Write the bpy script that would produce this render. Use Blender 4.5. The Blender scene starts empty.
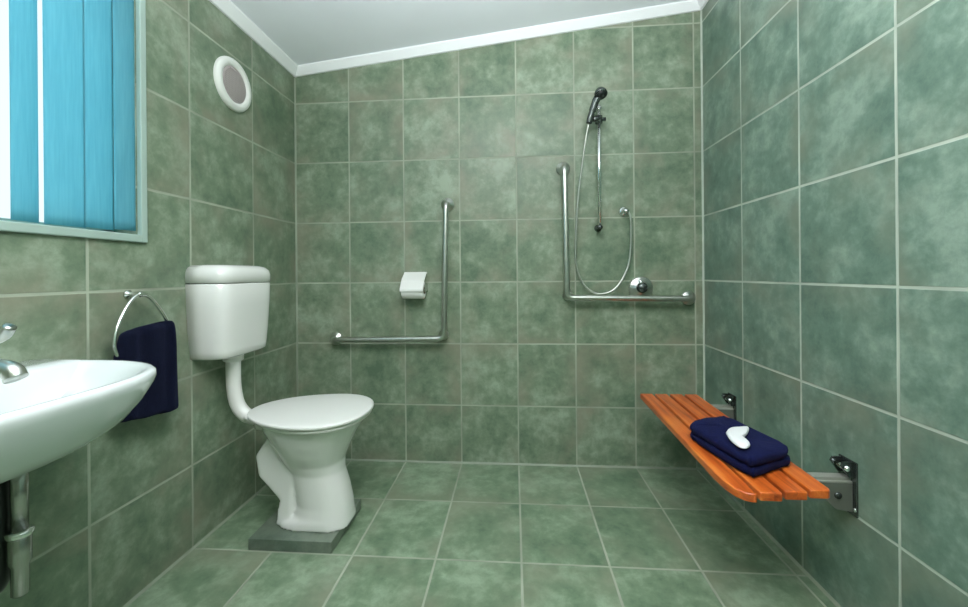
import bpy, bmesh, math, random
from mathutils import Vector, Matrix
random.seed(7)
scene = bpy.context.scene
COL = scene.collection
R = math.radians

# ------------------------------------------------------------------ room numbers (metres)
XL, XR = -1.198, 0.972          # left / right wall faces
YB, YF = 0.0, -2.75             # back wall, wall behind the camera
ZL, ZR = 2.147, 2.393           # sloping ceiling height at left / right wall
def zc(x): return ZL + (ZR - ZL) * (x - XL) / (XR - XL)

# ------------------------------------------------------------------ materials
def nm(name):
    m = bpy.data.materials.new(name); m.use_nodes = True
    nt = m.node_tree
    return m, nt, nt.nodes['Principled BSDF']
def L(nt, a, b): nt.links.new(a, b)
def math_node(nt, op, a, b=None, c=None):
    n = nt.nodes.new('ShaderNodeMath'); n.operation = op
    for i, v in enumerate((a, b, c)):
        if v is None: continue
        if isinstance(v, (int, float)): n.inputs[i].default_value = v
        else: L(nt, v, n.inputs[i])
    return n.outputs[0]
def noise(nt, vec, scale, detail=4, rough=.55, dist=0.0):
    n = nt.nodes.new('ShaderNodeTexNoise'); n.inputs['Scale'].default_value = scale
    n.inputs['Detail'].default_value = detail; n.inputs['Roughness'].default_value = rough
    n.inputs['Distortion'].default_value = dist
    L(nt, vec, n.inputs['Vector']); return n.outputs['Fac']
def ramp(nt, fac, stops):
    n = nt.nodes.new('ShaderNodeValToRGB'); cr = n.color_ramp
    while len(cr.elements) < len(stops): cr.elements.new(.5)
    for e, (p, c) in zip(cr.elements, stops):
        e.position = p; e.color = (*c, 1) if len(c) == 3 else c
    L(nt, fac, n.inputs[0]); return n.outputs[0]
def mix(nt, fac, a, b, mode='MIX'):
    n = nt.nodes.new('ShaderNodeMix'); n.data_type = 'RGBA'; n.blend_type = mode
    for s, v in ((n.inputs[0], fac), (n.inputs[6], a), (n.inputs[7], b)):
        if isinstance(v, (int, float)): s.default_value = v
        elif isinstance(v, tuple): s.default_value = (*v, 1)
        else: L(nt, v, s)
    return n.outputs[2]
def bump(nt, h, strength, dist, bsdf):
    n = nt.nodes.new('ShaderNodeBump'); n.inputs['Strength'].default_value = strength
    n.inputs['Distance'].default_value = dist
    L(nt, h, n.inputs['Height']); L(nt, n.outputs[0], bsdf.inputs['Normal'])

def simple(name, col, rough=.5, metal=0.0, coat=0.0, spec=.5, var=0.0, vscale=20):
    m, nt, b = nm(name)
    b.inputs['Base Color'].default_value = (*col, 1)
    b.inputs['Roughness'].default_value = rough; b.inputs['Metallic'].default_value = metal
    b.inputs['Coat Weight'].default_value = coat; b.inputs['Specular IOR Level'].default_value = spec
    if var:
        tc = nt.nodes.new('ShaderNodeTexCoord')
        f = noise(nt, tc.outputs['Object'], vscale, 3)
        c = ramp(nt, f, [(.3, tuple(x * (1 - var) for x in col)), (.7, tuple(min(1, x * (1 + var)) for x in col))])
        L(nt, c, b.inputs['Base Color'])
    return m

def tile_material(name, ua, va, pu, ou, pv, ov, seed=0, dark=(.106, .162, .106), mid=(.176, .237, .158),
                  light=(.305, .370, .275), brown=(.252, .245, .180), grout=(.36, .40, .31), hw=.0038, rough=.36):
    m, nt, b = nm(name)
    tc = nt.nodes.new('ShaderNodeTexCoord'); sp = nt.nodes.new('ShaderNodeSeparateXYZ')
    L(nt, tc.outputs['Object'], sp.inputs[0])
    u = math_node(nt, 'DIVIDE', math_node(nt, 'SUBTRACT', sp.outputs[ua], ou), pu)
    v = math_node(nt, 'DIVIDE', math_node(nt, 'SUBTRACT', sp.outputs[va], ov), pv)
    fu, fv = math_node(nt, 'FLOOR', u), math_node(nt, 'FLOOR', v)
    def edge(x, p):
        f = math_node(nt, 'FRACT', x)
        return math_node(nt, 'MULTIPLY', math_node(nt, 'MINIMUM', f, math_node(nt, 'SUBTRACT', 1.0, f)), p)
    d = math_node(nt, 'MINIMUM', edge(u, pu), edge(v, pv))
    # wobble the grout width a little
    wob = noise(nt, tc.outputs['Object'], 14, 2)
    dd = math_node(nt, 'ADD', d, math_node(nt, 'MULTIPLY', math_node(nt, 'SUBTRACT', wob, .5), .0022))
    g = nt.nodes.new('ShaderNodeMapRange'); g.interpolation_type = 'SMOOTHSTEP'
    g.inputs['From Min'].default_value = hw + .0012; g.inputs['From Max'].default_value = hw - .0012
    L(nt, dd, g.inputs['Value']); gm = g.outputs[0]
    cmb = nt.nodes.new('ShaderNodeCombineXYZ'); L(nt, fu, cmb.inputs[0]); L(nt, fv, cmb.inputs[1]); cmb.inputs[2].default_value = seed
    wn = nt.nodes.new('ShaderNodeTexWhiteNoise'); wn.noise_dimensions = '3D'; L(nt, cmb.outputs[0], wn.inputs['Vector'])
    off = nt.nodes.new('ShaderNodeVectorMath'); off.operation = 'MULTIPLY_ADD'
    L(nt, wn.outputs['Color'], off.inputs[0]); off.inputs[1].default_value = (9, 9, 9); L(nt, tc.outputs['Object'], off.inputs[2])
    n1 = noise(nt, off.outputs[0], 6.5, 6, .6, .15)
    n2 = noise(nt, off.outputs[0], 22, 5, .7, .2)
    n3 = noise(nt, off.outputs[0], 3.6, 4, .6, .3)
    mm = math_node(nt, 'ADD', math_node(nt, 'MULTIPLY', n1, .58), math_node(nt, 'MULTIPLY', n2, .42))
    mm = math_node(nt, 'ADD', mm, math_node(nt, 'MULTIPLY', math_node(nt, 'SUBTRACT', wn.outputs['Value'], .5), .07))
    c = ramp(nt, mm, [(.36, dark), (.49, mid), (.63, light)])
    # brownish bloom, stronger towards tile edges
    e2 = nt.nodes.new('ShaderNodeMapRange'); e2.inputs['From Min'].default_value = .11; e2.inputs['From Max'].default_value = .0
    e2.inputs['To Min'].default_value = .12; e2.inputs['To Max'].default_value = .85
    L(nt, d, e2.inputs['Value'])
    bn = nt.nodes.new('ShaderNodeMapRange'); bn.inputs['From Min'].default_value = .46; bn.inputs['From Max'].default_value = .66
    L(nt, n3, bn.inputs['Value'])
    bf = math_node(nt, 'MULTIPLY', e2.outputs[0], bn.outputs[0])
    c = mix(nt, bf, c, brown)
    gv = noise(nt, tc.outputs['Object'], 4.0, 3)
    gc = ramp(nt, gv, [(.3, tuple(x * .72 for x in grout)), (.7, tuple(x * 1.12 for x in grout))])
    c = mix(nt, gm, c, gc)
    L(nt, c, b.inputs['Base Color'])
    rr = nt.nodes.new('ShaderNodeMapRange'); rr.inputs['To Min'].default_value = rough - .05; rr.inputs['To Max'].default_value = rough + .14
    L(nt, n2, rr.inputs['Value'])
    ro = math_node(nt, 'ADD', rr.outputs[0], math_node(nt, 'MULTIPLY', gm, .3))
    L(nt, ro, b.inputs['Roughness'])
    b.inputs['Specular IOR Level'].default_value = .45
    h = math_node(nt, 'ADD', math_node(nt, 'MULTIPLY', gm, -1.0), math_node(nt, 'MULTIPLY', n1, .35))
    bump(nt, h, .35, .003, b)
    return m

M = {}
ZOFF, PX, OX = -.02, .3036, .019
M['tile_back'] = tile_material('green_tile_back_wall', 0, 2, PX, OX, .33, ZOFF, 1)
M['tile_left'] = tile_material('green_tile_left_wall', 1, 2, .3622, 0.0, .33, ZOFF, 5, hw=.0042)
M['tile_right'] = tile_material('green_tile_right_wall', 1, 2, .346, 0.0, .33, ZOFF, 9, hw=.0040,
                                dark=(.094, .160, .127), mid=(.152, .236, .184), light=(.270, .365, .295), brown=(.205, .238, .178), grout=(.46, .52, .44))  # bluer than the other walls: bluish window light put into the tile colours
M['tile_floor'] = tile_material('green_tile_floor', 0, 1, PX, OX, .362, 0.0, 14, hw=.0040, rough=.34,
                                dark=(.102, .165, .102), mid=(.170, .246, .156), light=(.290, .378, .265), brown=(.222, .243, .170), grout=(.36, .40, .31))
M['tile_plinth'] = tile_material('dark_green_tile_plinth', 0, 1, .6, -1.13, .6, -.88, 21, dark=(.07, .10, .075), mid=(.11, .15, .115), light=(.17, .21, .165))
M['ceiling'] = simple('ceiling_paint', (.80, .83, .87), .8, var=.02, vscale=3)
M['cornice'] = simple('cornice_white_paint', (.87, .89, .90), .55)
M['silicone'] = simple('pale_sealant', (.40, .45, .38), .5, var=.12, vscale=9)
M['floor_sealant'] = simple('grey_green_sealant', (.24, .28, .21), .5, var=.12, vscale=9)
M['ceramic'] = simple('white_vitreous_china', (.80, .80, .775), .12, coat=.5, spec=.5)
M['basin_china'] = simple('white_basin_china', (.70, .745, .745), .12, coat=.5)
M['plastic'] = simple('white_plastic', (.80, .80, .77), .28)
M['chrome'] = simple('polished_chrome', (.80, .83, .82), .17, metal=1)
M['steel'] = simple('brushed_steel', (.56, .575, .53), .3, metal=1, var=.08, vscale=40)
M['zinc'] = simple('dull_zinc_steel', (.40, .41, .36), .42, metal=.5)
M['dark_zinc'] = simple('dull_dark_steel', (.20, .21, .18), .5, metal=.6)
M['dark_chrome'] = simple('dark_chrome', (.10, .115, .11), .25, metal=.8)
M['trap_metal'] = simple('shaded_chrome', (.42, .43, .41), .25, metal=1)  # chrome darkened: the shade below the basin is put into the colour
M['black'] = simple('black_plastic', (.012, .016, .015), .4)
M['paper'] = simple('white_tissue_paper', (.86, .85, .83), .85)
M['card'] = simple('brown_cardboard', (.35, .27, .18), .8)
M['grille'] = simple('pinkish_grey_plastic', (.47, .42, .41), .5)
M['vent_white'] = simple('vent_white_plastic', (.82, .83, .79), .35)
M['frame'] = simple('pale_window_frame_paint', (.36, .47, .42), .45)
M['soap'] = simple('glossy_white', (.88, .89, .90), .35)

def navy(name, col):
    m, nt, b = nm(name)
    tc = nt.nodes.new('ShaderNodeTexCoord')
    f = noise(nt, tc.outputs['Object'], 60, 5, .7)
    f2 = noise(nt, tc.outputs['Object'], 420, 2, .6)
    c = ramp(nt, f, [(.3, tuple(x * .7 for x in col)), (.7, tuple(x * 1.35 for x in col))])
    L(nt, c, b.inputs['Base Color']); b.inputs['Roughness'].default_value = .92
    b.inputs['Sheen Weight'].default_value = .06; b.inputs['Sheen Roughness'].default_value = .5
    b.inputs['Sheen Tint'].default_value = (.3, .35, .9, 1); b.inputs['Specular IOR Level'].default_value = .1
    bump(nt, math_node(nt, 'ADD', f, f2), .7, .004, b)
    return m
M['navy'] = navy('navy_terry_towel', (.005, .007, .042))
M['navy_dark'] = navy('dark_navy_terry_towel', (.0035, .005, .016))

def wood(seed):
    m, nt, b = nm('varnished_orange_timber')
    tc = nt.nodes.new('ShaderNodeTexCoord'); mp = nt.nodes.new('ShaderNodeMapping')
    mp.inputs['Scale'].default_value = (34, 2.0, 34); mp.inputs['Location'].default_value = (seed * 3.1, seed * 1.7, seed)
    L(nt, tc.outputs['Object'], mp.inputs[0])
    f = noise(nt, mp.outputs[0], 1.2, 6, .6, .8)
    f2 = noise(nt, tc.outputs['Object'], 5, 3)
    f = math_node(nt, 'ADD', math_node(nt, 'MULTIPLY', f, .7), math_node(nt, 'MULTIPLY', f2, .3))
    c = ramp(nt, f, [(.32, (.24, .036, .007)), (.5, (.60, .115, .016)), (.68, (.80, .235, .040))])
    L(nt, c, b.inputs['Base Color']); b.inputs['Roughness'].default_value = .33; b.inputs['Coat Weight'].default_value = .3
    bump(nt, f, .12, .002, b)
    return m
WOOD = [wood(i) for i in range(4)]

def blind_mat():
    m, nt, b = nm('cyan_blind_fabric')
    for n in list(nt.nodes): nt.nodes.remove(n)
    out = nt.nodes.new('ShaderNodeOutputMaterial'); tr = nt.nodes.new('ShaderNodeBsdfTranslucent'); df = nt.nodes.new('ShaderNodeBsdfDiffuse')
    mx = nt.nodes.new('ShaderNodeMixShader'); mx.inputs[0].default_value = .36
    tc = nt.nodes.new('ShaderNodeTexCoord'); mp = nt.nodes.new('ShaderNodeMapping'); mp.inputs['Scale'].default_value = (1, 60, 3)
    L(nt, tc.outputs['Object'], mp.inputs[0])
    f = noise(nt, mp.outputs[0], 3, 3)
    c = ramp(nt, f, [(.3, (.190, .470, .55)), (.7, (.235, .53, .60))])
    L(nt, c, tr.inputs[0]); L(nt, c, df.inputs[0])
    L(nt, tr.outputs[0], mx.inputs[1]); L(nt, df.outputs[0], mx.inputs[2]); L(nt, mx.outputs[0], out.inputs[0])
    return m
M['blind'] = blind_mat()
def glass_mat():
    m, nt, b = nm('window_glass')
    for n in list(nt.nodes): nt.nodes.remove(n)
    out = nt.nodes.new('ShaderNodeOutputMaterial'); t = nt.nodes.new('ShaderNodeBsdfTransparent'); g = nt.nodes.new('ShaderNodeBsdfGlossy')
    t.inputs[0].default_value = (.93, .97, .97, 1); g.inputs['Roughness'].default_value = .02
    fr = nt.nodes.new('ShaderNodeFresnel'); fr.inputs[0].default_value = 1.45
    mx = nt.nodes.new('ShaderNodeMixShader'); gg = nt.nodes.new('ShaderNodeNewGeometry'); fk = math_node(nt, 'MULTIPLY', fr.outputs[0], math_node(nt, 'SUBTRACT', 1.0, gg.outputs['Backfacing'])); L(nt, fk, mx.inputs[0]); L(nt, t.outputs[0], mx.inputs[1]); L(nt, g.outputs[0], mx.inputs[2])
    L(nt, mx.outputs[0], out.inputs[0]); return m
M['glass'] = glass_mat()

# ------------------------------------------------------------------ mesh helpers
def obj(name, bm, mat, parent=None, smooth=True, bevel=0, segs=2, sub=0):
    bmesh.ops.recalc_face_normals(bm, faces=bm.faces)
    me = bpy.data.meshes.new(name); bm.to_mesh(me); bm.free()
    o = bpy.data.objects.new(name, me); COL.objects.link(o)
    me.materials.append(mat)
    if smooth:
        for p in me.polygons: p.use_smooth = True
    if bevel:
        b = o.modifiers.new('bevel', 'BEVEL'); b.width = bevel; b.segments = segs; b.limit_method = 'ANGLE'; b.angle_limit = R(40)
        if smooth:
            w = o.modifiers.new('wn', 'WEIGHTED_NORMAL'); w.keep_sharp = True
    if sub:
        s = o.modifiers.new('sub', 'SUBSURF'); s.levels = s.render_levels = sub
    if parent:
        o.parent = parent; o.matrix_parent_inverse = parent.matrix_world.inverted()
    return o
def thing(name, label, cat, loc, group=None):
    o = bpy.data.objects.new(name, None); COL.objects.link(o); o.location = loc; o.empty_display_size = .05
    o.matrix_world = Matrix.Translation(loc)
    tag(o, label, cat, group); return o
def tag(o, label, cat, group=None):
    o['label'] = label; o['category'] = cat
    if group: o['group'] = group
    return o
def struct(name, bm, mat, **k):
    o = obj(name, bm, mat, smooth=False, **k); o['kind'] = 'structure'; return o
def box(bm, x0, x1, y0, y1, z0, z1):
    v = [bm.verts.new(p) for p in ((x0,y0,z0),(x1,y0,z0),(x1,y1,z0),(x0,y1,z0),(x0,y0,z1),(x1,y0,z1),(x1,y1,z1),(x0,y1,z1))]
    for f in ((0,3,2,1),(4,5,6,7),(0,1,5,4),(1,2,6,5),(2,3,7,6),(3,0,4,7)): bm.faces.new([v[i] for i in f])
    return v
def prism(bm, pts, d):
    """extrude a polygon (list of 3D points) by vector d"""
    d = Vector(d); a = [bm.verts.new(p) for p in pts]; b = [bm.verts.new(Vector(p) + d) for p in pts]
    bm.faces.new(a[::-1]); bm.faces.new(b)
    n = len(pts)
    for i in range(n): bm.faces.new((a[i], a[(i+1) % n], b[(i+1) % n], b[i]))
def loft(bm, rings, cap0=True, cap1=True, closed=True):
    vr = [[bm.verts.new(p) for p in r] for r in rings]
    n = len(vr[0])
    for a, b in zip(vr, vr[1:]):
        for i in range(n if closed else n - 1):
            j = (i + 1) % n; bm.faces.new((a[i], a[j], b[j], b[i]))
    if cap0: bm.faces.new(vr[0][::-1])
    if cap1: bm.faces.new(vr[-1])
    return vr
def smooth_path(pts, n=8):
    """Catmull-Rom through points"""
    P = [Vector(p) for p in pts]; P = [2*P[0]-P[1]] + P + [2*P[-1]-P[-2]]; out = []
    for i in range(1, len(P)-2):
        for k in range(n):
            t = k / n; a, b, c, d = P[i-1], P[i], P[i+1], P[i+2]
            out.append(.5*((2*b)+(c-a)*t+(2*a-5*b+4*c-d)*t*t+(3*b-a-3*c+d)*t**3))
    out.append(P[-2]); return out
def fillet(pts, r, n=8):
    """polyline with rounded corners"""
    P = [Vector(p) for p in pts]; out = [P[0]]
    for a, b, c in zip(P, P[1:], P[2:]):
        d1, d2 = (a-b).normalized(), (c-b).normalized(); p, q = b + d1*r, b + d2*r
        for k in range(n+1):
            t = k/n; out.append((1-t)**2*p + 2*t*(1-t)*b + t*t*q)
    out.append(P[-1]); return out
def tube(bm, path, rad, seg=14, caps=True):
    path = [Vector(p) for p in path]; n = len(path)
    rads = rad if isinstance(rad, (list, tuple)) else [rad]*n
    t0 = (path[1]-path[0]).normalized(); up = Vector((0,0,1)) if abs(t0.z) < .9 else Vector((0,1,0))
    s = t0.cross(up).normalized(); rings = []
    for i, p in enumerate(path):
        t = (path[min(i+1, n-1)] - path[max(i-1, 0)]).normalized()
        s = (s - t*s.dot(t)).normalized(); b = t.cross(s)
        rings.append([p + (s*math.cos(a)+b*math.sin(a))*rads[i] for a in (2*math.pi*k/seg for k in range(seg))])
    loft(bm, rings, caps, caps)
def lathe(bm, prof, origin, axis, seg=32, sx=1.0):
    """prof: list of (radius, along); closed at ends"""
    origin = Vector(origin); ax = Vector(axis).normalized()
    up = Vector((0,0,1)) if abs(ax.z) < .9 else Vector((1,0,0))
    s = up.cross(ax).normalized(); b = ax.cross(s); rings = []
    for r, h in prof:
        r = max(r, 1e-4)
        rings.append([origin + ax*h + (s*math.cos(a)*sx + b*math.sin(a))*r for a in (2*math.pi*k/seg for k in range(seg))])
    loft(bm, rings)
def sring(xc, yc, a, b, z, n=2.0, N=40, egg=0.0, xmin=None):
    out = []
    for k in range(N):
        t = 2*math.pi*k/N; c, s = math.cos(t), math.sin(t)
        x = a*math.copysign(abs(c)**(2/n), c); y = b*math.copysign(abs(s)**(2/n), s)
        y *= 1 + egg*(x/a)
        X = xc + x
        if xmin is not None: X = max(X, xmin)
        out.append((X, yc + y, z))
    return out
def remesh(o, voxel, smooth_iter):
    m = o.modifiers.new('rm', 'REMESH'); m.mode = 'VOXEL'; m.voxel_size = voxel; m.use_smooth_shade = True
    s = o.modifiers.new('sm', 'SMOOTH'); s.factor = .5; s.iterations = smooth_iter
    dg = bpy.context.evaluated_depsgraph_get(); dg.update()
    me = bpy.data.meshes.new_from_object(o.evaluated_get(dg)); mat = o.data.materials[0]
    o.modifiers.clear(); old = o.data; o.data = me; bpy.data.meshes.remove(old)
    me.materials.clear(); me.materials.append(mat)
    for p in me.polygons: p.use_smooth = True

# ------------------------------------------------------------------ room shell
TH = .12
bm = bmesh.new(); box(bm, XL-TH, XR+TH, YF-TH, YB+TH, -.1, 0); struct('floor', bm, M['tile_floor'])
bm = bmesh.new()
prism(bm, [(XL-TH, YB, -.1), (XR+TH, YB, -.1), (XR+TH, YB, zc(XR+TH)), (XL-TH, YB, zc(XL-TH))], (0, TH, 0)); struct('wall_back', bm, M['tile_back'])
bm = bmesh.new(); prism(bm, [(XL-TH, YF, -.1), (XR+TH, YF, -.1), (XR+TH, YF, zc(XR+TH)), (XL-TH, YF, zc(XL-TH))], (0, -TH, 0))
struct('wall_front', bm, M['tile_back'])
bm = bmesh.new(); box(bm, XR, XR+TH, YF, YB, -.1, ZR+.01); struct('wall_right', bm, M['tile_right'])
WY0, WY1, WZ0, WZ1 = -2.05, -.930, 1.142, 2.05      # window opening
bm = bmesh.new()
box(bm, XL-TH, XL, WY1, YB, 0, ZL); box(bm, XL-TH, XL, YF, WY0, 0, ZL)
box(bm, XL-TH, XL, WY0, WY1, 0, WZ0); box(bm, XL-TH, XL, WY0, WY1, WZ1, ZL)
struct('wall_left', bm, M['tile_left'])
bm = bmesh.new()
prism(bm, [(XL-TH, YF-TH, zc(XL-TH)), (XR+TH, YF-TH, zc(XR+TH)), (XR+TH, YF-TH, zc(XR+TH)+.1), (XL-TH, YF-TH, zc(XL-TH)+.1)], (0, -YF+2*TH, 0))
struct('ceiling', bm, M['ceiling'])
# cornices: a bevelled strip along each wall top
bm = bmesh.new(); h, d = .040, .040
prism(bm, [(XL, YB, zc(XL)-h), (XL, YB-.010, zc(XL)-h), (XL, YB-d, zc(XL)-.008), (XL, YB-d, zc(XL)), (XL, YB, zc(XL))], (XR-XL, 0, 0))
for v in bm.verts:
    if v.co.x > 0: v.co.z += ZR - ZL
struct('trim_1', bm, M['cornice'])
bm = bmesh.new()
prism(bm, [(XL, YF, zc(XL)-h), (XL+.010, YF, zc(XL)-h), (XL+d, YF, zc(XL+d)-.008), (XL+d, YF, zc(XL+d)), (XL, YF, zc(XL))], (0, YB-YF, 0))
struct('trim_2', bm, M['cornice'])
bm = bmesh.new()
prism(bm, [(XR, YF, zc(XR)-h), (XR-.010, YF, zc(XR)-h), (XR-d, YF, zc(XR-d)-.008), (XR-d, YF, zc(XR-d)), (XR, YF, zc(XR))], (0, YB-YF, 0))
struct('trim_3', bm, M['cornice'])
# sealant beads in the corners
s = .007
bm = bmesh.new(); prism(bm, [(XR, YB, 0), (XR-s, YB, 0), (XR, YB-s, 0)], (0, 0, zc(XR)-.04)); struct('trim_4', bm, M['silicone'])
bm = bmesh.new(); prism(bm, [(XL, YB, 0), (XL+s, YB, 0), (XL, YB-s, 0)], (0, 0, zc(XL)-.04)); struct('trim_5', bm, M['floor_sealant'])
bm = bmesh.new(); prism(bm, [(XL, YF, 0), (XL+s, YF, 0), (XL, YF, s)], (0, -YF, 0)); struct('trim_6', bm, M['floor_sealant'])
bm = bmesh.new(); prism(bm, [(XR, YF, 0), (XR-.010, YF, 0), (XR, YF, .006)], (0, -YF, 0)); struct('trim_7', bm, M['floor_sealant'])
bm = bmesh.new(); prism(bm, [(XL, YB, 0), (XL, YB-s, 0), (XL, YB, s)], (XR-XL, 0, 0)); struct('trim_8', bm, M['floor_sealant'])

# ------------------------------------------------------------------ window
fw = bmesh.new(); p, ov = .012, .020
box(fw, XL-.004, XL+p, WY1-.002, WY1+ov, WZ0-ov, WZ1+ov); box(fw, XL-.004, XL+p, WY0-ov, WY0+.002, WZ0-ov, WZ1+ov)
box(fw, XL-.004, XL+p, WY0, WY1, WZ0-ov, WZ0+.004); box(fw, XL-.004, XL+p, WY0, WY1, WZ1-.004, WZ1+ov)
# sill and reveal lining, sash by the glass
box(fw, XL-TH, XL, WY0, WY1, WZ0-.004, WZ0+.004)
for (a, b_) in ((WY0, WY0+.035), (WY1-.035, WY1), ((WY0+WY1)/2-.02, (WY0+WY1)/2+.02)): box(fw, XL-.115, XL-.085, a, b_, WZ0+.004, WZ1)
box(fw, XL-.115, XL-.085, WY0, WY1, WZ0+.004, WZ0+.022); box(fw, XL-.115, XL-.085, WY0, WY1, WZ1-.035, WZ1)
win = obj('window_1', fw, M['frame'], smooth=False, bevel=.003); win['kind'] = 'structure'
bm = bmesh.new(); box(bm, XL-.103, XL-.098, WY0+.02, WY1-.02, WZ0+.015, WZ1-.02); obj('pane', bm, M['glass'], win, smooth=False)

bl = thing('vertical_blind', 'cyan blue vertical fabric blind hanging in the window', 'blind', (XL-.03, -1.5, WZ1-.03))
bm = bmesh.new(); box(bm, XL-.045, XL-.002, WY0+.006, WY1-.006, WZ1-.034, WZ1-.002); obj('headrail', bm, M['plastic'], bl, bevel=.003)
slats = [(-1.252, -1.186, 9, 1.152), (-1.175, -1.082, -6, 1.152), (-1.086, -.994, 6, 1.154), (-.992, -.931, -8, 1.158)]
yy = -1.279
while yy > -1.95: slats.append((yy-.086, yy, random.uniform(-8, 8), 1.158)); yy -= .094
for y0, y1, ang, zb in slats:
    bm = bmesh.new(); a = R(ang); N = 10; w = y1 - y0; yc = (y0+y1)/2
    ring = []
    for sgn in (1, -1):
        for k in range(N+1):
            t = (k/N-.5)*sgn
            xo = .006*math.cos(t*math.pi) + sgn*.0006
            ring.append((XL-.014 + xo*math.cos(a) - t*w*math.sin(a), yc + t*w*math.cos(a)))
    loft(bm, [[(x, y, z) for x, y in ring] for z in (zb, zb+.03, zb+.4, WZ1-.034)])
    obj('slat', bm, M['blind'], bl)

# ------------------------------------------------------------------ air vent on the left wall
v = thing('air_vent', 'round white wall vent with grey mesh centre, high on the left wall', 'vent', (XL, -.494, 1.833))
bm = bmesh.new(); O = (XL, -.494, 1.833)
prof = [(.110, 0), (.110, .006), (.106, .014), (.094, .018), (.081, .017), (.075, .010), (.072, .0)]
rings = [[(O[0]+hh, O[1]+r*math.cos(2*math.pi*k/48), O[2]+r*math.sin(2*math.pi*k/48)) for k in range(48)] for r, hh in prof]
loft(bm, rings, False, False); obj('rim', bm, M['vent_white'], v)
bm = bmesh.new(); lathe(bm, [(.077, .001), (.077, .009), (.05, .011), (0, .012)], O, (1, 0, 0), 40)
g = obj('grille', bm, M['grille'], v)
for k in range(-7, 8):
    hz = k*.0085; hl = math.sqrt(.066**2 - hz**2)
    bm = bmesh.new(); box(bm, XL+.008, XL+.0135, O[1]-hl, O[1]+hl, O[2]+hz-.0022, O[2]+hz+.0022); obj('louvre', bm, M['grille'], g, smooth=False)

# ------------------------------------------------------------------ toilet
YT = -.585
pl = bmesh.new(); box(pl, -.985, -.668, -.722, -.44, 0, .042)
o = obj('plinth', pl, M['tile_plinth'], bevel=.002); tag(o, 'low dark green tiled plinth on the floor under the toilet', 'plinth')

wc = thing('toilet', 'white toilet with wall cistern and oval lid, standing on a low plinth', 'toilet', (-.80, YT, .042))
bm = bmesh.new()
secs = [  # z, x back, x front, half width, exponent
    (.042, -.932, -.642, .092, 2.9), (.058, -.930, -.643, .089, 2.9), (.068, -.912, -.645, .090, 2.7), (.085, -.872, -.646, .086, 2.5), (.12, -.862, -.650, .082, 2.5), (.18, -.872, -.662, .082, 2.4),
    (.245, -.890, -.680, .082, 2.2), (.285, -.918, -.680, .096, 2.2), (.33, -.935, -.662, .122, 2.2), (.38, -.962, -.638, .146, 2.2),
    (.42, -.985, -.615, .160, 2.2), (.45, -.992, -.605, .164, 2.2)]
loft(bm, [sring((a+b)/2, YT, (b-a)/2, w, z, n, 36, .06) for z, a, b, w, n in secs])
# trapway: the S-bend bulging out at the back and running down into the foot
tz = [(-.955, .395), (-1.016, .308), (-1.004, .232), (-.908, .138), (-.918, .100), (-.926, .045), (-.86, .045), (-.850, .15), (-.840, .25), (-.850, .40)]
rs = []
for yo, k in ((-.060, .62), (-.052, .88), (-.040, 1), (.040, 1), (.052, .88), (.060, .62)):
    mx0, mz0 = -.93, .24
    rs.append([(mx0+(x-mx0)*(.5+.5*k), YT+yo, mz0+(z-mz0)*(.85+.15*k) if z > .06 else z) for x, z in tz])
loft(bm, rs)
# inlet horn for the flush pipe
tube(bm, [(-.95, YT, .425), (-1.03, YT, .43)], .040, 16)
pan = obj('pan', bm, M['ceramic'], wc); remesh(pan, .006, 4)
def plate(z0, z1, xb, xf, w, dome=0, egg=.19, r=.006):
    b = bmesh.new(); xc, a = (xb+xf)/2, (xf-xb)/2
    R_ = lambda k, z: sring(xc, YT, a*k, w*k, z, 2.15, 56, egg)
    rs = [R_(.97, z0), R_(1, z0+r*.6), R_(1, z1-r*.6), R_(.985, z1-.001)]
    for k in (.93, .8, .6, .35, .1): rs.append(R_(k, z1 + dome*(1-k*k)))
    loft(b, rs); return b
obj('seat', plate(.451, .466, -1.025, -.580, .186), M['plastic'], wc)
ld = obj('lid', plate(.4665, .482, -1.050, -.572, .195, .007), M['plastic'], wc)
for dy in (-.07, .07):
    bm = bmesh.new(); tube(bm, [(-1.02, YT+dy-.022, .468), (-1.02, YT+dy+.022, .468)], .011, 14); obj('hinge', bm, M['plastic'], ld)
# cistern: tapers towards the bottom, lid a little wider
YC = -.586
bm = bmesh.new()
rs = []
for z, w, dp in ((.698, .120, .095), (.700, .138, .123), (.708, .146, .134), (.73, .148, .136), (.80, .156, .140), (.90, .161, .145), (.980, .164, .147), (.983, .162, .145)):
    rs.append(sring(XL, YC, dp, w, z, 5.2, 72, xmin=XL))
loft(bm, rs); ci = obj('cistern', bm, M['ceramic'], wc)
bm = bmesh.new()
loft(bm, [sring(XL, YC, dp, w, z, 5.2, 72, xmin=XL) for z, w, dp in ((.9855, .161, .144), (.9875, .165, .148), (1.018, .165, .148), (1.034, .161, .144), (1.046, .151, .134), (1.053, .136, .118), (1.056, .11, .095), (1.057, .05, .05))])
obj('cistern_lid', bm, M['ceramic'], ci)
bm = bmesh.new()
path = smooth_path([(-1.136, YC, .716), (-1.137, YC, .64), (-1.136, YC+.002, .56), (-1.122, YC+.004, .490), (-1.082, YC+.004, .446), (-1.02, YC+.005, .434)], 8)
tube(bm, path, .027, 20); fp = obj('flush_pipe', bm, M['plastic'], wc)
bm = bmesh.new(); lathe(bm, [(.030, 0), (.037, .003), (.037, .030), (.033, .036), (.033, .04)], (-1.136, YC, .668), (0, 0, 1), 12)
obj('collar', bm, M['plastic'], fp, bevel=.001)

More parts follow.
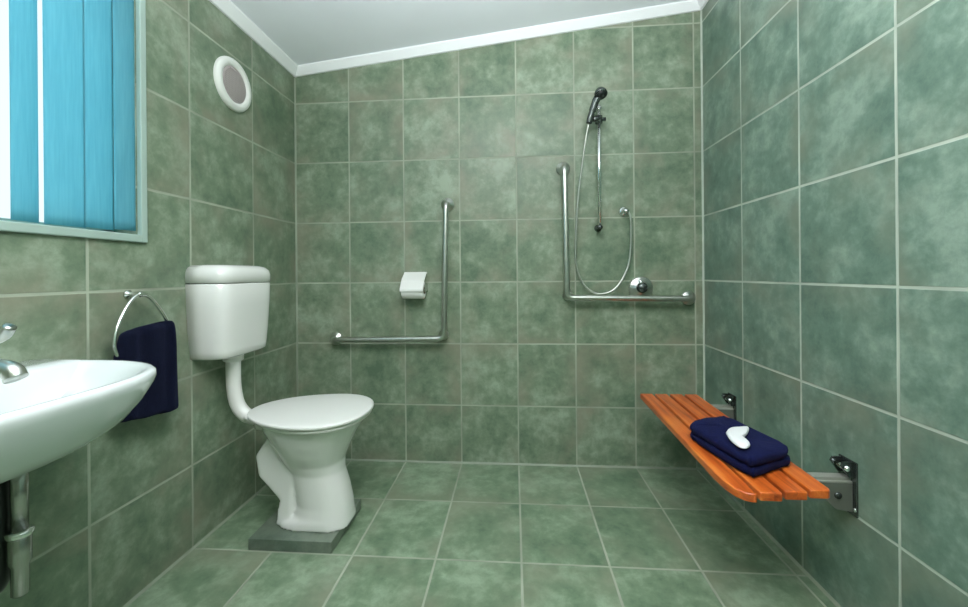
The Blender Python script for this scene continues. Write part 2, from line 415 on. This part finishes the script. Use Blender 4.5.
# ------------------------------------------------------------------ wash basin
YW = -1.511
wb = thing('wash_basin', 'white wall hung wash basin on the left wall under the window', 'wash basin', (XL, YW, .62))
bm = bmesh.new()
def bring(xf, hw, z, n=2.6, back=XL, N=64, xo=.12):
    return sring(back+xo, YW, xf-(back+xo), hw, z, n, N, 0, back)
rs = [bring(-1.00, .07, .648, 2.1, xo=.08), bring(-.945, .135, .650, 2.3, xo=.09), bring(-.885, .190, .658, 2.5, xo=.10), bring(-.835, .235, .677, 2.6), bring(-.797, .267, .707, 2.8), bring(-.769, .289, .746, 2.9),
      bring(-.754, .301, .780, 3.0), bring(-.750, .304, .793, 3.0), bring(-.751, .303, .803, 3.0), bring(-.757, .298, .808, 3.0)]
def inner(xf, xb, hw, z, n=2.6):
    return sring(XL+.12, YW, xf-(XL+.12), hw, z, n, 64, 0, xb)
rs += [inner(-.766, -1.062, .290, .808, 3.0), inner(-.774, -1.058, .282, .803, 3.0), inner(-.783, -1.053, .274, .792, 2.9), inner(-.808, -1.045, .247, .760, 2.7), inner(-.845, -1.030, .195, .720, 2.5), inner(-.89, -1.00, .10, .698, 2.2), inner(-.93, -.965, .025, .693, 2)]
loft(bm, rs); bowl = obj('bowl', bm, M['basin_china'], wb)
bm = bmesh.new(); lathe(bm, [(.026, 0), (.026, .003), (.018, .004), (0, .003)], (-.948, YW, .693), (0, 0, 1), 24); obj('drain_ring', bm, M['chrome'], bowl)
PXW, PYW = -.998, -1.393
bm = bmesh.new(); tube(bm, [(PXW, PYW, .655), (PXW, PYW, .50)], .0130, 20); wp = obj('waste_pipe', bm, M['trap_metal'], wb)
bm = bmesh.new(); lathe(bm, [(.015, 0), (.021, .003), (.021, .012), (.015, .015)], (PXW, PYW, .490), (0, 0, 1), 24); obj('nut', bm, M['chrome'], wp)
bm = bmesh.new(); lathe(bm, [(.010, 0), (.0135, .004), (.0135, .060), (.0175, .070), (.0175, .115), (.015, .12)], (PXW, PYW, .372), (0, 0, 1), 24); obj('bottle_trap', bm, M['trap_metal'], wb)
bm = bmesh.new(); tube(bm, fillet([(PXW-.040, PYW-.004, .66), (PXW-.043, PYW-.004, .375), (XL, PYW-.004, .375)], .05), .019, 16); obj('outlet_pipe', bm, M['black'], wb)

# mixer tap: body, spout over the bowl and lever
YK = -1.48
tp = thing('mixer_tap', 'chrome lever mixer tap on the back ledge of the basin', 'tap', (-1.10, YK, .81))
bm = bmesh.new(); lathe(bm, [(.030, 0), (.030, .006), (.024, .012), (.023, .060), (.019, .068), (0, .071)], (-1.10, YK, .810), (0, 0, 1), 28); obj('body', bm, M['steel'], tp)
bm = bmesh.new(); tube(bm, smooth_path([(-1.10, YK, .846), (-1.02, YK, .856), (-.93, YK, .852), (-.895, YK, .846), (-.884, YK, .832)], 6), [.018]*12+[.016]*13, 16); obj('spout', bm, M['steel'], tp)
bm = bmesh.new(); tube(bm, smooth_path([(-1.10, YK, .876), (-1.06, YK, .886), (-.98, YK, .890), (-.915, YK, .905), (-.895, YK, .925)], 6), [.013]*12+[.009]*13, 14); obj('lever', bm, M['steel'], tp)

# ------------------------------------------------------------------ towel ring and hand towel
tr_ = thing('towel_ring', 'chrome towel ring on the left wall between basin and toilet', 'towel ring', (XL, -.968, .965))
bm = bmesh.new(); lathe(bm, [(.014, 0), (.014, .005), (.008, .008), (.007, .042), (.009, .045), (0, .047)], (XL, -.970, .957), (1, 0, 0), 24); obj('wall_mount', bm, M['chrome'], tr_)
bm = bmesh.new()
pts = []
for k in range(57):
    a = 2*math.pi*k/56
    y = -.966 + .088*math.copysign(abs(math.sin(a))**.85, math.sin(a))*(1-.42*math.cos(a)); z = .853 + .104*math.cos(a)
    pts.append((XL+.042 + .008*(1-math.cos(a)), y, z))
tube(bm, pts, .0052, 12, False); obj('ring', bm, M['chrome'], tr_)
bm = bmesh.new(); rs = []
# back and front leaf hang over the lower arc of the ring; sides gathered at the top
for i in range(23):
    t = i/22; z = .862 - .30*t
    hw = .086 + .020*math.sin(min(1, t*2.2)*math.pi/2); th = .020 + .006*t
    if i == 0: hw *= .96; th *= .35
    ring = []
    for k in range(48):
        a = 2*math.pi*k/48; c, s_ = math.cos(a), math.sin(a)
        y = math.copysign(abs(c)**.55, c)*hw; x = math.copysign(abs(s_)**.8, s_)*th
        x += .005*math.sin(y*75 + 1.1)*(1-.4*t) + .003*math.sin(y*140+2+t*3)
        zz = z + .012*(y/.1)*(1-t) + (.012 - .012*(y/.1) + .003*math.sin(y*60))*t
        if t == 0: zz += .002*math.cos(y*60)
        ring.append((XL+.050+x, -.957+y, zz))
    rs.append(ring)
loft(bm, rs); ht = obj('hand_towel', bm, M['navy_dark'], sub=1); tag(ht, 'dark navy hand towel hanging through the towel ring', 'towel')
bm = bmesh.new()

# ------------------------------------------------------------------ grab rails on the back wall
def flange(bm, p, r=.036):
    lathe(bm, [(r, 0), (r, .006), (r*.9, .011), (.020, .014), (.018, .02)], p, (0, -1, 0), 28)
def grab_rail(label, top, elbow, end, rad, rev):
    t = thing('grab_rail', label, 'grab rail', (elbow[0], 0, elbow[1]))
    so = -.060
    bm = bmesh.new()
    path = fillet([(top[0], -.010, top[1]), (top[0], so, top[1]), (elbow[0], so, elbow[1]), (end[0], so, end[1]), (end[0], -.010, end[1])], .035, 8)
    tube(bm, path, rad, 18); obj('rail', bm, M['steel'], t)
    for p in (top, end):
        bm = bmesh.new(); flange(bm, (p[0], 0, p[1])); obj('flange', bm, M['steel'], t)
    bm = bmesh.new(); flange(bm, (elbow[0]+rev*.012, 0, elbow[1]+.012), .028)
    tube(bm, [(elbow[0]+rev*.012, -.012, elbow[1]+.012), (elbow[0]+rev*.012, so, elbow[1]+.012)], .012, 14)
    obj('elbow_post', bm, M['steel'], t)
    return t
grab_rail('L-shaped steel grab rail on the back wall beside the toilet, around the toilet roll', (-.350, 1.385), (-.366, .676), (-.972, .666), .0148, -1)
grab_rail('L-shaped steel grab rail in the shower, below the hand shower', (.263, 1.560), (.271, .886), (.893, .880), .0158, 1)

# ------------------------------------------------------------------ toilet roll
th_ = thing('toilet_roll_holder', 'white toilet roll holder cover on the back wall inside the left grab rail', 'toilet roll holder', (-.52, 0, 1.02))
bm = bmesh.new(); pts = [(0, 1.022), (-.012, 1.026), (-.075, .985), (-.108, .938), (-.110, .925), (-.106, .925), (-.104, .936), (-.072, .980), (-.012, 1.020), (0, 1.016)]
prism(bm, [(-.586, y, z) for y, z in pts], (.122, 0, 0)); obj('cover', bm, M['plastic'], th_, smooth=False, bevel=.0015)
bm = bmesh.new(); box(bm, -.560, -.490, -.006, 0, .935, 1.018); obj('back_plate', bm, M['plastic'], th_, smooth=False, bevel=.002)
for x0 in (-.5905, -.4625):
    bm = bmesh.new(); box(bm, x0, x0+.003, -.075, 0, .925, .96); obj('side_arm', bm, M['steel'], th_, smooth=False)
bm = bmesh.new(); tube(bm, [(-.589, -.058, .928), (-.4615, -.058, .928)], .008, 14); obj('spindle', bm, M['steel'], th_)
rl = thing('toilet_roll', 'white paper toilet roll under the holder cover on the back wall', 'toilet roll', (-.525, -.063, .93))
bm = bmesh.new(); N = 40; rr_ = [(-.582, .018), (-.582, .041), (-.580, .043), (-.470, .043), (-.468, .041), (-.468, .018)]
rings = [[(x, -.058 + r*math.sin(2*math.pi*k/N), .928 + r*math.cos(2*math.pi*k/N)) for k in range(N)] for x, r in rr_]
rings.append(rings[0]); loft(bm, rings, False, False); bmesh.ops.remove_doubles(bm, verts=bm.verts, dist=1e-5); obj('paper', bm, M['paper'], rl)
bm = bmesh.new()
rings = [[(x, -.058 + r*math.sin(2*math.pi*k/N), .928 + r*math.cos(2*math.pi*k/N)) for k in range(N)] for x, r in [(-.583, .0165), (-.583, .018), (-.467, .018), (-.467, .0165), (-.583, .0165)]]
loft(bm, rings, False, False); bmesh.ops.remove_doubles(bm, verts=bm.verts, dist=1e-5); obj('core', bm, M['card'], rl)

# ------------------------------------------------------------------ shower
RX = .440
sr = thing('slide_rail', 'slim chrome vertical shower rail on the back wall', 'shower rail', (RX, 0, 1.25))
bm = bmesh.new(); tube(bm, [(RX, -.05, 1.245), (RX, -.05, 1.868)], .0095, 16); obj('rail', bm, M['chrome'], sr)
for z, m in ((1.245, 'dark_chrome'), (1.85, 'chrome')):
    bm = bmesh.new(); lathe(bm, [(.018, 0), (.018, .008), (.013, .012), (.011, .045), (.012, .05), (.012, .062), (0, .064)], (RX, 0, z), (0, -1, 0), 24); obj('bracket', bm, M[m], sr)
bm = bmesh.new(); tube(bm, [(RX, -.05, 1.775), (RX, -.05, 1.812)], .018, 20); tube(bm, [(RX+.006, -.054, 1.797), (RX-.036, -.072, 1.790)], .013, 14)
tube(bm, [(RX, -.05, 1.795), (RX+.034, -.05, 1.795)], .010, 14); obj('slider', bm, M['dark_chrome'], sr)
hs = thing('hand_shower', 'dark chrome hand shower leaning in the holder at the top of the rail', 'hand shower', (.395, -.08, 1.78))
bm = bmesh.new(); tube(bm, smooth_path([(.385, -.080, 1.765), (.392, -.086, 1.800), (.406, -.088, 1.840), (.417, -.094, 1.872), (.430, -.104, 1.897)], 6), [.015]*10+[.018]*8+[.019]*7, 18); obj('handle', bm, M['dark_chrome'], hs)
bm = bmesh.new(); ax = Vector((.10, -.50, -.88)).normalized()
lathe(bm, [(.012, -.026), (.024, -.020), (.031, -.004), (.032, .008), (.028, .012), (0, .012)], Vector((.436, -.116, 1.898)), ax, 32); hd = obj('head', bm, M['dark_chrome'], hs)
bm = bmesh.new(); lathe(bm, [(.025, 0), (.025, .002), (0, .003)], Vector((.436, -.116, 1.898))+ax*.0122, ax, 28); obj('spray_face', bm, M['black'], hd)
bm = bmesh.new(); hose = smooth_path([(.383, -.079, 1.763), (.372, -.070, 1.70), (.352, -.050, 1.55), (.333, -.036, 1.38), (.322, -.030, 1.18), (.322, -.032, 1.06), (.350, -.038, .968), (.398, -.045, .918), (.448, -.048, .905), (.510, -.048, .928), (.560, -.046, .995), (.588, -.044, 1.075), (.597, -.044, 1.20), (.594, -.046, 1.292), (.583, -.045, 1.325)], 8)
tube(bm, hose, .0052, 10); tag(obj('shower_hose', bm, M['steel']), 'thin chrome shower hose looping down between hand shower and wall outlet', 'hose')
wo = thing('water_outlet', 'small round chrome hose outlet on the back wall right of the rail', 'water outlet', (.572, 0, 1.328))
bm = bmesh.new(); lathe(bm, [(.025, 0), (.025, .006), (.019, .012), (.012, .014), (.012, .04), (0, .041)], (.572, 0, 1.330), (0, -1, 0), 28); obj('cover_plate', bm, M['chrome'], wo)
bm = bmesh.new(); tube(bm, [(.562, -.040, 1.331), (.586, -.046, 1.322)], .0115, 14); obj('elbow', bm, M['chrome'], wo)
mx_ = thing('shower_mixer', 'round chrome shower mixer valve on the back wall behind the grab rail', 'shower mixer', (.652, 0, .935))
bm = bmesh.new(); lathe(bm, [(.062, 0), (.062, .005), (.056, .010), (.030, .014), (.028, .018)], (.655, 0, .930), (0, -1, 0), 36); obj('plate', bm, M['steel'], mx_)
bm = bmesh.new(); lathe(bm, [(.026, .0), (.028, .014), (.024, .030), (.015, .036), (0, .038)], (.655, -.014, .935), (0, -1, 0), 28); kb = obj('knob', bm, M['dark_chrome'], mx_)
bm = bmesh.new(); tube(bm, [(.655, -.034, .945), (.640, -.038, .975)], [.010, .007], 12); obj('lever', bm, M['chrome'], kb)

# ------------------------------------------------------------------ shower bench
bn = thing('shower_bench', 'orange varnished slatted timber fold-down bench on the right wall', 'bench', (XR, -.58, .42))
ZT, SP, SW = .430, .0690, .0570
for i in range(4):
    x0 = .603 + i*SP
    ya, yb = -.150, -1.034 + .010*i
    out = [(x0, ya), (x0+SW, ya)]
    dx = -.030                                # the seat runs very slightly off square to the wall
    if i == 0:
        out += [(x0+SW, yb), (x0+.046, yb+.001), (x0+.030, yb+.008), (x0+.014, yb+.028), (x0+.004, yb+.065), (x0, yb+.12)]
    elif i == 3:
        out += [(x0+SW, yb+.014), (x0+SW-.004, yb+.004), (x0+SW-.014, yb), (x0, yb)]
    else:
        out += [(x0+SW, yb), (x0, yb)]
    out = [(x + dx*(ya-y)/.9, y) for x, y in out]
    bm = bmesh.new(); prism(bm, [(x, y, ZT-.024) for x, y in out], (0, 0, .024)); obj('slat', bm, WOOD[i], bn, smooth=True, bevel=.004, segs=3)
for y in (-.262, -.885):
    br = bmesh.new()                # arm under the slats reaching to the wall
    box(br, .620, XR-.004, y-.018, y+.018, ZT-.030, ZT-.0245)
    box(br, .865, XR-.004, y-.012, y+.016, ZT-.0245, ZT-.016)
    arm = obj('bracket', br, M['zinc'], bn, smooth=False, bevel=.0015)
    bm = bmesh.new(); box(bm, XR-.005, XR, y-.032, y+.032, .308, .464); obj('wall_plate', bm, M['dark_chrome'], arm, smooth=False, bevel=.0015)
    bm = bmesh.new()
    prism(bm, [(XR-.005, y-.018, .318), (XR-.005, y-.018, ZT-.030), (XR-.088, y-.018, ZT-.030), (XR-.078, y-.018, .352), (XR-.05, y-.018, .325)], (0, .006, 0))
    obj('gusset', bm, M['dark_zinc'], arm, smooth=False)
    for s_ in (-.022, .016):
        bm = bmesh.new()
        prism(bm, [(XR-.005, y+s_, ZT-.012), (XR-.005, y+s_, .462), (XR-.032, y+s_, .462), (XR-.038, y+s_, .450), (XR-.016, y+s_, ZT-.012)], (0, .006, 0))
        obj('cheek', bm, M['dark_chrome'], arm, smooth=False)
    bm = bmesh.new(); tube(bm, [(XR-.022, y-.028, .444), (XR-.022, y+.028, .444)], .008, 16); obj('pivot_pin', bm, M['chrome'], arm)
    for z, yy_ in ((.328, -.026), (.454, .026), (.328, .026)):
        bm = bmesh.new(); lathe(bm, [(.006, 0), (.0055, .003), (0, .0045)], (XR-.005, y+yy_, z), (-1, 0, 0), 16); obj('screw', bm, M['chrome'], arm)
    bm = bmesh.new(); lathe(bm, [(.010, 0), (.009, .004), (0, .006)], (XR-.045, y-.018, .365), (0, -1, 0), 18); obj('bolt', bm, M['dark_chrome'], arm)

# ------------------------------------------------------------------ folded bath towel and the white piece on it
cx, cy = .714, -.774
u = Vector((.80, .46, 0)).normalized(); w_ = Vector((-.20, 1, 0)).normalized()
def towel_layer(bm, z0, z1, a, b, sh, seed, rnd=.014):
    rs = []
    H = z1 - z0
    for k, (zf, ins) in enumerate(((0, .9), (.12, .35), (.35, .05), (.6, 0), (.82, .12), (.95, .5), (1, 1.1), (1.02, 3), (1.03, 6))):
        ring = []
        for i in range(48):
            t = 2*math.pi*i/48; c, s_ = math.cos(t), math.sin(t)
            px = math.copysign(abs(c)**.25, c)*(a - ins*rnd); py = math.copysign(abs(s_)**.25, s_)*(b - ins*rnd)
            wob = .0025*math.sin(7*t+seed) + .0016*math.sin(13*t+seed*2)
            q = Vector((cx, cy, 0)) + u*(px + wob + sh[0]) + w_*(py + wob + sh[1])
            zz = z0 + H*zf + (.003*math.sin(px*40+seed)+.002*math.sin(py*33) if zf > .5 else 0)
            ring.append((q.x, q.y, zz))
        rs.append(ring)
    loft(bm, rs)
bt = thing('bath_towel', 'thick navy blue bath towel folded flat on the timber bench', 'towel', (cx, cy, ZT))
b1 = bmesh.new(); towel_layer(b1, ZT+.001, ZT+.031, .105, .147, (.004, 0), 1.0); obj('lower_fold', b1, M['navy'], bt)
b2 = bmesh.new(); towel_layer(b2, ZT+.0285, ZT+.060, .100, .147, (-.002, .0), 2.3); obj('upper_fold', b2, M['navy'], bt)
zt = ZT + .0655
bm = bmesh.new()
heart = [(.658, -.825), (.681, -.796), (.703, -.780), (.731, -.774), (.754, -.771), (.747, -.792), (.719, -.830), (.687, -.865),
         (.689, -.887), (.683, -.912), (.662, -.933), (.646, -.930), (.642, -.903), (.647, -.864)]
hp = smooth_path([(x, y, 0) for x, y in heart + heart[:1]], 4)[:-1]
hcx, hcy = .679, -.850
rs = []
for kk, zz in ((.92, 0), (.99, .002), (1, .005), (.95, .009), (.80, .012), (.55, .013), (.2, .011)):
    rs.append([(hcx + (p_.x-hcx)*kk + .010, hcy + (p_.y-hcy)*kk + .020, zt+zz) for p_ in hp])
loft(bm, rs); hs_ = obj('heart_ornament', bm, M['soap']); tag(hs_, 'small white heart shaped piece lying on top of the navy bath towel', 'ornament')

# ------------------------------------------------------------------ lights
def area(name, loc, rot, sx, sy, power, col):
    l = bpy.data.lights.new(name, 'AREA'); l.shape = 'RECTANGLE'; l.size = sx; l.size_y = sy; l.energy = power; l.color = col
    o = bpy.data.objects.new(name, l); COL.objects.link(o); o.location = loc; o.rotation_euler = rot; return o
area('ceiling_lamp', (-.05, -1.95, 2.16), (R(14), 0, 0), 1.1, .9, 23, (1, .98, .94))
fl = area('added_uplight', (.05, -2.2, 1.25), (R(180-18), 0, 0), .5, .5, 62, (.94, .96, 1)); fl.data.spread = R(125)  # added upward fill behind the camera, only there to brighten the ceiling
area('window_daylight', (XL-.50, -1.35, 1.75), (0, R(-90), 0), 1.6, 1.9, 27, (.85, .95, 1))
w = bpy.data.worlds.new('sky'); scene.world = w; w.use_nodes = True
bg = w.node_tree.nodes['Background']; bg.inputs[0].default_value = (.86, .95, 1, 1); bg.inputs[1].default_value = 1.3

# ------------------------------------------------------------------ camera
cam = bpy.data.cameras.new('camera'); co = bpy.data.objects.new('camera', cam); COL.objects.link(co); scene.camera = co
cam.sensor_fit = 'HORIZONTAL'; cam.sensor_width = 36; cam.lens = 400/968*36; cam.clip_start = .02
cam.shift_y = -(303.5-274.08)/968
co.matrix_world = Matrix.Translation((0, -2.1283, 1.0114)) @ Matrix.Rotation(.07394, 4, 'Z') @ Matrix.Rotation(R(90), 4, 'X') @ Matrix.Rotation(-.00834, 4, 'Z')
vs = scene.view_settings
scene.display_settings.display_device = 'sRGB'
vs.view_transform = 'Standard'; vs.look = 'None'; vs.exposure = 0; vs.gamma = 1; vs.use_curve_mapping = False
scene.cycles.max_bounces = 10; scene.cycles.diffuse_bounces = 6; scene.cycles.sample_clamp_indirect = 6
